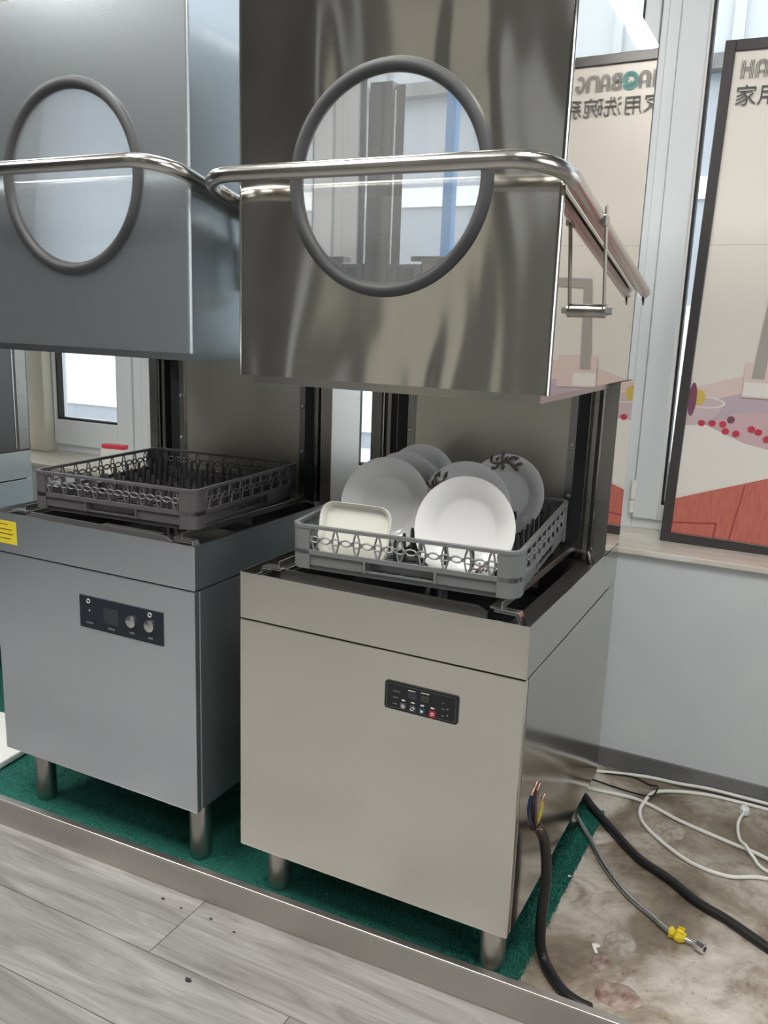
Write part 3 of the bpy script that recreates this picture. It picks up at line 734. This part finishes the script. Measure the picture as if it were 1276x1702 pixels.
# pale board on the carpet at far left
bm = bmesh.new(); prism(bm, rrect(-.30, 0, -.22, .10, .02), 'z', 0, .02)
o = obj('board', bm, 'white_plastic', None, bevel=.004); tag(o, 'pale flat board lying on the green carpet at the left edge', 'board'); o.location = (-.965, .265, CZ + .003); o.rotation_euler = (0, 0, .1)

# ------------------------------------------------------------------ hoses and cables
def cable(name, label, cat, pts, r, mt, seg=10, parent=None):
    bm = bmesh.new(); tube(bm, smooth_path(pts, 7), r, seg); o = obj(name, bm, mt, parent, smooth=True)
    if parent is None: tag(o, label, cat)
    return o
cable('drain_hose', 'thick black hose running across the concrete to the right', 'hose',
      [(.50, .86, .068), (.604, .836, .068), (.659, .777, .067), (.711, .728, .059), (.814, .62, .056), (.898, .569, .056), (.977, .509, .056), (1.049, .476, .056), (1.137, .423, .056), (1.35, .30, .056)], .011, 'cable_black')
t = thing('water_hose', 'braided steel water hose with yellow tape and a hex nut', 'hose', (0, 0, 0))
cable('braided_tube', '', '', [(.50, .80, .062), (.593, .761, .062), (.646, .688, .062), (.696, .62, .056), (.745, .544, .0525), (.816, .461, .0525), (.882, .411, .0525), (.937, .367, .054), (.958, .361, .055)], .007, 'braid', parent=t)
bm = bmesh.new(); tube(bm, [(.935, .368, .055), (.944, .365, .056), (.952, .363, .0565), (.960, .361, .057), (.968, .359, .057)], lambda q: .0135 + .004 * math.sin(q * 17), 9)
for v in bm.verts: v.co += Vector((random.uniform(-1, 1), random.uniform(-1, 1), random.uniform(-.3, 1))) * .0016
tp = obj('yellow_tape', bm, 'tape_yellow', t, label='yellow tape wrap')
for a_, z_ in ((.006, .064), (-.008, .060)):
    bm = bmesh.new(); prism(bm, [(.948, z_), (.962, z_ - .002), (.966, z_ + .012), (.951, z_ + .013)], 'y', .362 + a_, .3632 + a_); obj('tape_end', bm, 'tape_yellow', t)
cable('pipe_end', '', '', [(.966, .360, .056), (.984, .356, .0565), (.998, .350, .057)], .0065, 'bright_steel', parent=t)
bm = bmesh.new(); p0, p1 = Vector((.994, .352, .0575)), Vector((1.012, .344, .0575)); tube(bm, [p0, p1], .0125, 6); nt_ = obj('hex_nut', bm, 'bright_steel', t, bevel=.001)
bm = bmesh.new(); d_ = (p1 - p0).normalized(); cyl(bm, p1, p1 + d_ * .0008, .0060); obj('nut_bore', bm, 'seam', nt_)
cable('white_tube', 'white plastic tube coiled in a loop on the concrete', 'tube',
      [(.50, .91, .051), (.618, .907, .051), (.758, .916, .0515), (.884, .863, .051), (1.016, .823, .051), (1.117, .784, .056), (1.30, .68, .051), (1.33, .60, .051), (1.25, .66, .051), (1.122, .701, .051), (1.031, .663, .0505), (.942, .674, .0505), (.857, .732, .0505), (.797, .796, .0505), (.775, .853, .051), (.777, .900, .056), (.795, .965, .0615), (.86, 1.028, .051), (.941, 1.052, .051), (1.025, 1.056, .051), (1.101, 1.056, .051), (1.4, 1.05, .051)], .0052, 'white_plastic')
cable('white_tube', 'white plastic tube lying along the dark baseboard', 'tube', [(.50, .99, .051), (.598, 1.018, .051), (.747, 1.064, .051), (.85, 1.069, .054), (.94, 1.070, .0615), (1.1, 1.070, .0615), (1.4, 1.068, .0615)], .0052, 'white_plastic')
t = thing('plugged_lead', 'short white tube ending in a round white plug, beside the coil', 'tube', (0, 0, 0))
cable('tube', '', '', [(1.040, .975, .066), (1.031, .914, .060), (1.042, .835, .062), (1.060, .80, .068), (1.08, .768, .062), (1.12, .733, .052), (1.25, .70, .062), (1.4, .66, .051)], .0045, 'white_plastic', parent=t)
bm = bmesh.new(); lathe(bm, [(0, 0), (.010, .001), (.014, .006), (.014, .020), (.009, .026), (0, .027)], 16); o = obj('plug', bm, 'white_plastic', t, smooth=True); o.location = (1.041, .990, .052)
cable('thin_wire', 'thin black wire curling beside the white tubes', 'wire', [(.50, 1.0, .049), (.626, 1.025, .049), (.714, 1.046, .049), (.772, 1.025, .049), (.800, .985, .072), (.795, .945, .062), (.772, .930, .062), (.70, .955, .049), (.611, .967, .049), (.50, .975, .049)], .0026, 'cable_black', 8)
# power cable rising beside the steel side panel, wires bared at its top
t = thing('power_cable', 'black power cable with bared coloured wires rising beside the steel side', 'cable', (0, 0, 0))
cable('sheath', '', '', [(.687, .045, .425), (.690, .075, .400), (.692, .112, .352), (.694, .138, .280), (.694, .142, .232), (.693, .135, .16), (.694, .138, .10), (.705, .132, .066), (.730, .105, .057), (.765, .070, .057), (.80, .047, .063), (.83, .037, .068)], .0115, 'cable_black', parent=t)
for nm, mt, pts, r in (('brown_wire', 'wire_brown', [(.687, .045, .425), (.690, .030, .455), (.689, .028, .485), (.688, .036, .508)], .0036),
                       ('blue_wire', 'wire_blue', [(.687, .045, .425), (.682, .022, .450), (.680, .012, .480), (.682, .018, .505)], .0036),
                       ('earth_wire', 'wire_yellow', [(.687, .045, .425), (.694, .042, .447), (.696, .048, .465), (.695, .052, .480)], .0036),
                       ('black_wire', 'cable_black', [(.687, .045, .425), (.684, .028, .462), (.683, .022, .492), (.684, .030, .515)], .0036)):
    cable(nm, '', '', pts, r, mt, 8, t)
    e_ = Vector(pts[-1]); bm = bmesh.new(); tube(bm, [e_, e_ + Vector((.001, .004, .006)), e_ + Vector((.002, .010, .011))], lambda q: .0042 - .002 * q, 8); obj('wire_lug', bm, 'copper', t)
bm = bmesh.new()
for k in range(9):
    a = random.uniform(0, 6.28); p = Vector((.689 + .008 * math.cos(a), .045 + .008 * math.sin(a), .424)); tube(bm, [p, p + Vector((random.uniform(-.008, .012), random.uniform(-.012, .008), random.uniform(-.006, .016)))], .0022, 5)
obj('frayed_sheath', bm, 'copper', t)

# ------------------------------------------------------------------ marks and litter on the floors
def blob(name, label, x, y, rx, ry, h, mt, rot=0, z=FZ):
    rr = random.Random(int(x * 1000)); bm = bmesh.new(); lathe(bm, [(1.0, 0), (.93, h * .7), (.75, h), (.4, h * .85), (0, h * .8)], 26)
    for v in bm.verts:
        a = math.atan2(v.co.y, v.co.x); k = 1 + .07 * math.sin(2 * a + x * 30) + .05 * math.sin(5 * a + y * 9); v.co.x *= rx * k; v.co.y *= ry * k
    o = obj(name, bm, mt, None, smooth=True); tag(o, label, 'floor mark' if h < .004 else 'debris'); o.location = (x, y, z); o.rotation_euler = (0, 0, rot); return o
blob('mortar_blob', 'round grey mortar blob stuck on the concrete, below the hose nut', .838, .286, .036, .040, .005, 'mortar', .3)
blob('mortar_blob', 'round grey mortar blob stuck on the concrete, inside the white tube loop', .865, .812, .040, .050, .004, 'mortar', .5)
blob('rust_spot', 'small rusty red spot on the concrete', .815, .205, .022, .024, .003, 'rust')
blob('rust_spot', 'large rusty red spot on the concrete, nearest the steel strip', .868, .125, .045, .040, .003, 'rust')
def scrap(label, pts, mt, z, th=.0012):
    bm = bmesh.new(); cx = sum(p[0] for p in pts) / len(pts); cy = sum(p[1] for p in pts) / len(pts)
    prism(bm, [(p[0] - cx, p[1] - cy) for p in pts], 'z', 0, th)
    for v in bm.verts: v.co.z += .05 * abs(v.co.x) * (1 if v.co.y > 0 else .4)
    o = obj('paper_scrap', bm, mt, None); tag(o, label, 'debris'); o.location = (cx, cy, z); return o
scrap('torn white paper scrap beside the mortar blob', [(.783, .252), (.795, .259), (.803, .253), (.795, .243), (.803, .228), (.797, .226), (.788, .240)], 'white_plastic', FZ + .0005)
def chip(label, x, y, s, mt='seam', z=0.0):
    bm = bmesh.new(); bmesh.ops.create_icosphere(bm, subdivisions=1, radius=1)
    rr = random.Random(int(abs(x) * 999 + 5))
    for v in bm.verts: v.co = Vector((v.co.x * s * rr.uniform(.8, 1.3), v.co.y * s * .6 * rr.uniform(.7, 1.3), v.co.z * s * .35))
    o = obj('debris_chip', bm, mt, None); tag(o, label, 'debris'); o.location = (x, y, z + s * .3)
chip('dark crumb in the middle of the grey wood floor', .035, -.234, .009)
for i, (x, y, s_) in enumerate(((-.19, -.055, .006), (-.13, -.060, .004), (-.045, -.055, .005), (.03, -.065, .004))):
    chip(('largest dark crumb at the foot of the steel strip', 'small dark crumb just right of the largest one by the strip', 'dark crumb third from the left along the strip', 'dark crumb rightmost along the strip')[i], x, y, s_)
chip('tiny white fleck on the green carpet between the dishwashers', -.075, .16, .004, 'white_plastic', CZ + .004)
chip('tiny white fleck on the green carpet strip, right of the steel dishwasher', .69 - .012, .45, .005, 'white_plastic', CZ + .004)
# small red and white pack on the sill
t = thing('small_pack', 'small white pack with a red top on the windowsill', 'pack', (-1.50, 1.18, .763), (0, 0, .1))
bobj('pack_body', 'white_plastic', t, -.06, .06, -.02, .02, 0, .080, bevel=.004); bobj('pack_top', 'red_plastic', t, -.055, .055, -.018, .018, .080, .098, bevel=.003)

# ------------------------------------------------------------------ poster leaning in the window
PW, PH = .84, 1.445
pt = thing('poster', 'tall framed kitchen poster leaning on the windowsill', 'poster', (.695, 1.236, .764), (-math.atan2(.095, 1.437), .0145, 0))
bobj('print', 'print_cream', pt, .02, PW - .02, -.004, .006, .02, PH - .02)
fw = .030
for d in ((0, fw, 0, PH), (PW - fw, PW, 0, PH)): bobj('frame_stile', 'poster_frame', pt, d[0], d[1], -.012, .010, d[2], d[3], bevel=.002)
for d in ((fw, PW - fw, 0, fw), (fw, PW - fw, PH - fw, PH)): bobj('frame_rail', 'poster_frame', pt, d[0], d[1], -.012, .010, d[2], d[3], bevel=.002)
pr_obj = [o for o in pt.children if o.name.startswith('print')][0]
lay_n = [0]
def flat(name, poly, mt):
    lay_n[0] += 1; y = -.0042 - .00012 * lay_n[0]
    bm = bmesh.new(); prism(bm, poly, 'y', y, y + .0001); return obj(name, bm, mt, pr_obj)
def ell(cx, cz, rx, rz, n=24): return [(cx + rx * math.cos(2 * PI * k / n), cz + rz * math.sin(2 * PI * k / n)) for k in range(n)]
F0, F1 = fw, PW - fw
flat('printed_counter', [(F0, .40), (F1, .40), (F1, .56), (.35, .545), (.15, .51), (F0, .47)], 'print_blush')
flat('printed_wall_seam', [(F0, .885), (F1, .900), (F1, .903), (F0, .888)], 'print_seam')
flat('printed_sink', [(.075, .365), (.11, .445), (.20, .475), (.45, .48), (.62, .42), (.62, .30), (.22, .31)], 'print_lilac')
flat('printed_water', [(.08, .360), (.16, .405), (.30, .42), (.5, .40), (.6, .34), (.5, .29), (.20, .315)], 'print_pink')
flat('printed_sink_front', [(F0, .375), (.07, .372), (.20, .322), (.40, .285), (F1, .34), (F1, .29), (.34, .235), (F0, .148)], 'print_white')
flat('printed_sink_front', [(F0, .37), (.08, .365), (.20, .320), (.40, .285), (F1, .30), (F1, .345), (.40, .25), (F0, .15)], 'print_white')
flat('printed_cabinet', [(F0, fw), (F1, fw), (F1, .345), (.56, .30), (.30, .235), (F0, .135)], 'print_red')
for q in ([(.028, .057), (.16, .072), (.16, .077), (.028, .062)], [(.150, .03), (.156, .03), (.158, .075), (.152, .075)], [(.195, .03), (.199, .03), (.222, .200), (.218, .199)], [(.40, .03), (.405, .03), (.43, .26), (.425, .26)]): flat('printed_groove', q, 'print_redline')
flat('printed_bowl', ell(.075, .430, .058, .020) , 'print_glass')
flat('printed_bowl_body', [(F0, .43), (.132, .432), (.118, .400), (.09, .375), (.06, .362), (F0, .360)], 'print_glass')
flat('printed_bowl_rim', ell(.078, .432, .056, .017), 'print_white'); flat('printed_bowl_inside', ell(.077, .432, .051, .014), 'print_glass')
flat('printed_fruit', ell(.056, .445, .020, .024), 'print_yellow'); flat('printed_fruit', ell(.040, .438, .012, .05), 'print_plum')
for x, z in ((.075, .370), (.105, .372), (.135, .372), (.215, .365), (.235, .358), (.145, .352), (.175, .348), (.30, .36), (.36, .37), (.42, .36), (.26, .34), (.33, .335)): flat('printed_cherry', ell(x, z, .0105, .0095, 14), 'print_cherry')
flat('printed_cherry', ell(.156, .388, .0105, .010, 14), 'print_plum')
flat('printed_tap_base', [(.175, .455), (.30, .455), (.30, .555), (.175, .555)], 'print_blush')
flat('printed_tap', [(.195, .51), (.23, .51), (.240, .78), (.215, .78)], 'print_metal'); flat('printed_tap', [(.214, .76), (.42, .775), (.42, .80), (.216, .79)], 'print_metal')
flat('printed_tap_foot', [(.178, .46), (.25, .46), (.25, .50), (.178, .50)], 'print_white')
# lettering
def strokes(name, lines, ox, oz, h, mt, wd=.0010):
    lay_n[0] += 1; y = -.0042 - .00012 * lay_n[0]; bm = bmesh.new()
    for l in lines:
        P = [Vector((ox + p[0] * h, oz + p[1] * h)) for p in l]
        for a, b in zip(P[:-1], P[1:]):
            d = (b - a).normalized() * wd * .9; n_ = Vector((-d.y, d.x)); n_ = n_.normalized() * wd
            q = [a - d + n_, b + d + n_, b + d - n_, a - d - n_]
            bm.faces.new([bm.verts.new((p.x, y, p.y)) for p in q])
    return obj(name, bm, mt, pr_obj)
def arcp(cx, cz, rx, rz, a0, a1, n=10): return [(cx + rx * math.cos(math.radians(a0 + (a1 - a0) * k / n)), cz + rz * math.sin(math.radians(a0 + (a1 - a0) * k / n))) for k in range(n + 1)]
OFF = (0, .09, .18)
Hl = [[(o, 0), (o, 1)] for o in OFF] + [[(.66 - o, 0), (.66 - o, 1)] for o in OFF] + [[(.18, .42 + o), (.48, .42 + o)] for o in OFF]
Al = [[(o, 0), (o, .62)] + arcp(.33, .62, .33 - o, .38 - o, 180, 0) + [(.66 - o, 0)] for o in OFF] + [[(.18, .30 + o * .9), (.48, .30 + o * .9)] for o in OFF[:2]]
Bl = [[(o, 0), (o, 1)] for o in OFF] + [[(.18, 1 - o), (.36, 1 - o)] + arcp(.36, .75, .27 - o, .25 - o, 90, -90, 8) + [(.18, .5 + o * .3)] for o in OFF] + [[(.18, .5 - o * .3), (.36, .5 - o * .3)] + arcp(.36, .25, .30 - o, .25 - o, 90, -90, 8) + [(.18, o)] for o in OFF]
Nl = [[(o, 0), (o, .62)] + arcp(.33, .62, .33 - o, .38 - o, 180, 0) + [(.66 - o, 0)] for o in OFF]
Gl = [arcp(.35, .5, .35 - o, .5 - o, 50, 330, 16) + [(.66 - o, .42 + o * .0), (.40, .42)] for o in OFF]
LH, LX, LZ = .048, .052, 1.340
for nm, L, k in (('letter_h', Hl, 0), ('letter_a', Al, 1), ('letter_b', Bl, 3.15), ('letter_a', Al, 4.1), ('letter_n', Nl, 5.05), ('letter_g', Gl, 6.0)): strokes(nm, L, LX + k * .80 * LH, LZ, LH, 'print_ink', .0009)
strokes('letter_o', [arcp(.40, .5, .46 - o, .50 - o, 0, 330, 24) for o in (0, .06, .12, .18)], LX + 2.0 * .80 * LH, LZ, LH, 'print_teal', .0022)
strokes('letter_o_swirl', [arcp(.46, .5, .16, .18, 200, 420, 10)], LX + 2.0 * .80 * LH, LZ, LH, 'print_teal', .003)
def text_mesh(name, body, size, x, z, mt, parent):
    cu = bpy.data.curves.new(name, 'FONT'); cu.body = body; cu.size = size; cu.resolution_u = 3
    to = bpy.data.objects.new(name, cu); C.objects.link(to); bpy.context.view_layer.update()
    me = bpy.data.meshes.new_from_object(to); bpy.data.objects.remove(to)
    me.materials.clear(); me.materials.append(MATS[mt])
    lay_n[0] += 1
    o = bpy.data.objects.new(name, me); C.objects.link(o); o.parent = parent; o.rotation_euler = (PI / 2, 0, 0); o.location = (x, -.0045 - .00012 * lay_n[0], z); return o
text_mesh('printed_title', '家用洗碗系列', .060, .043, 1.272, 'print_ink', pr_obj)
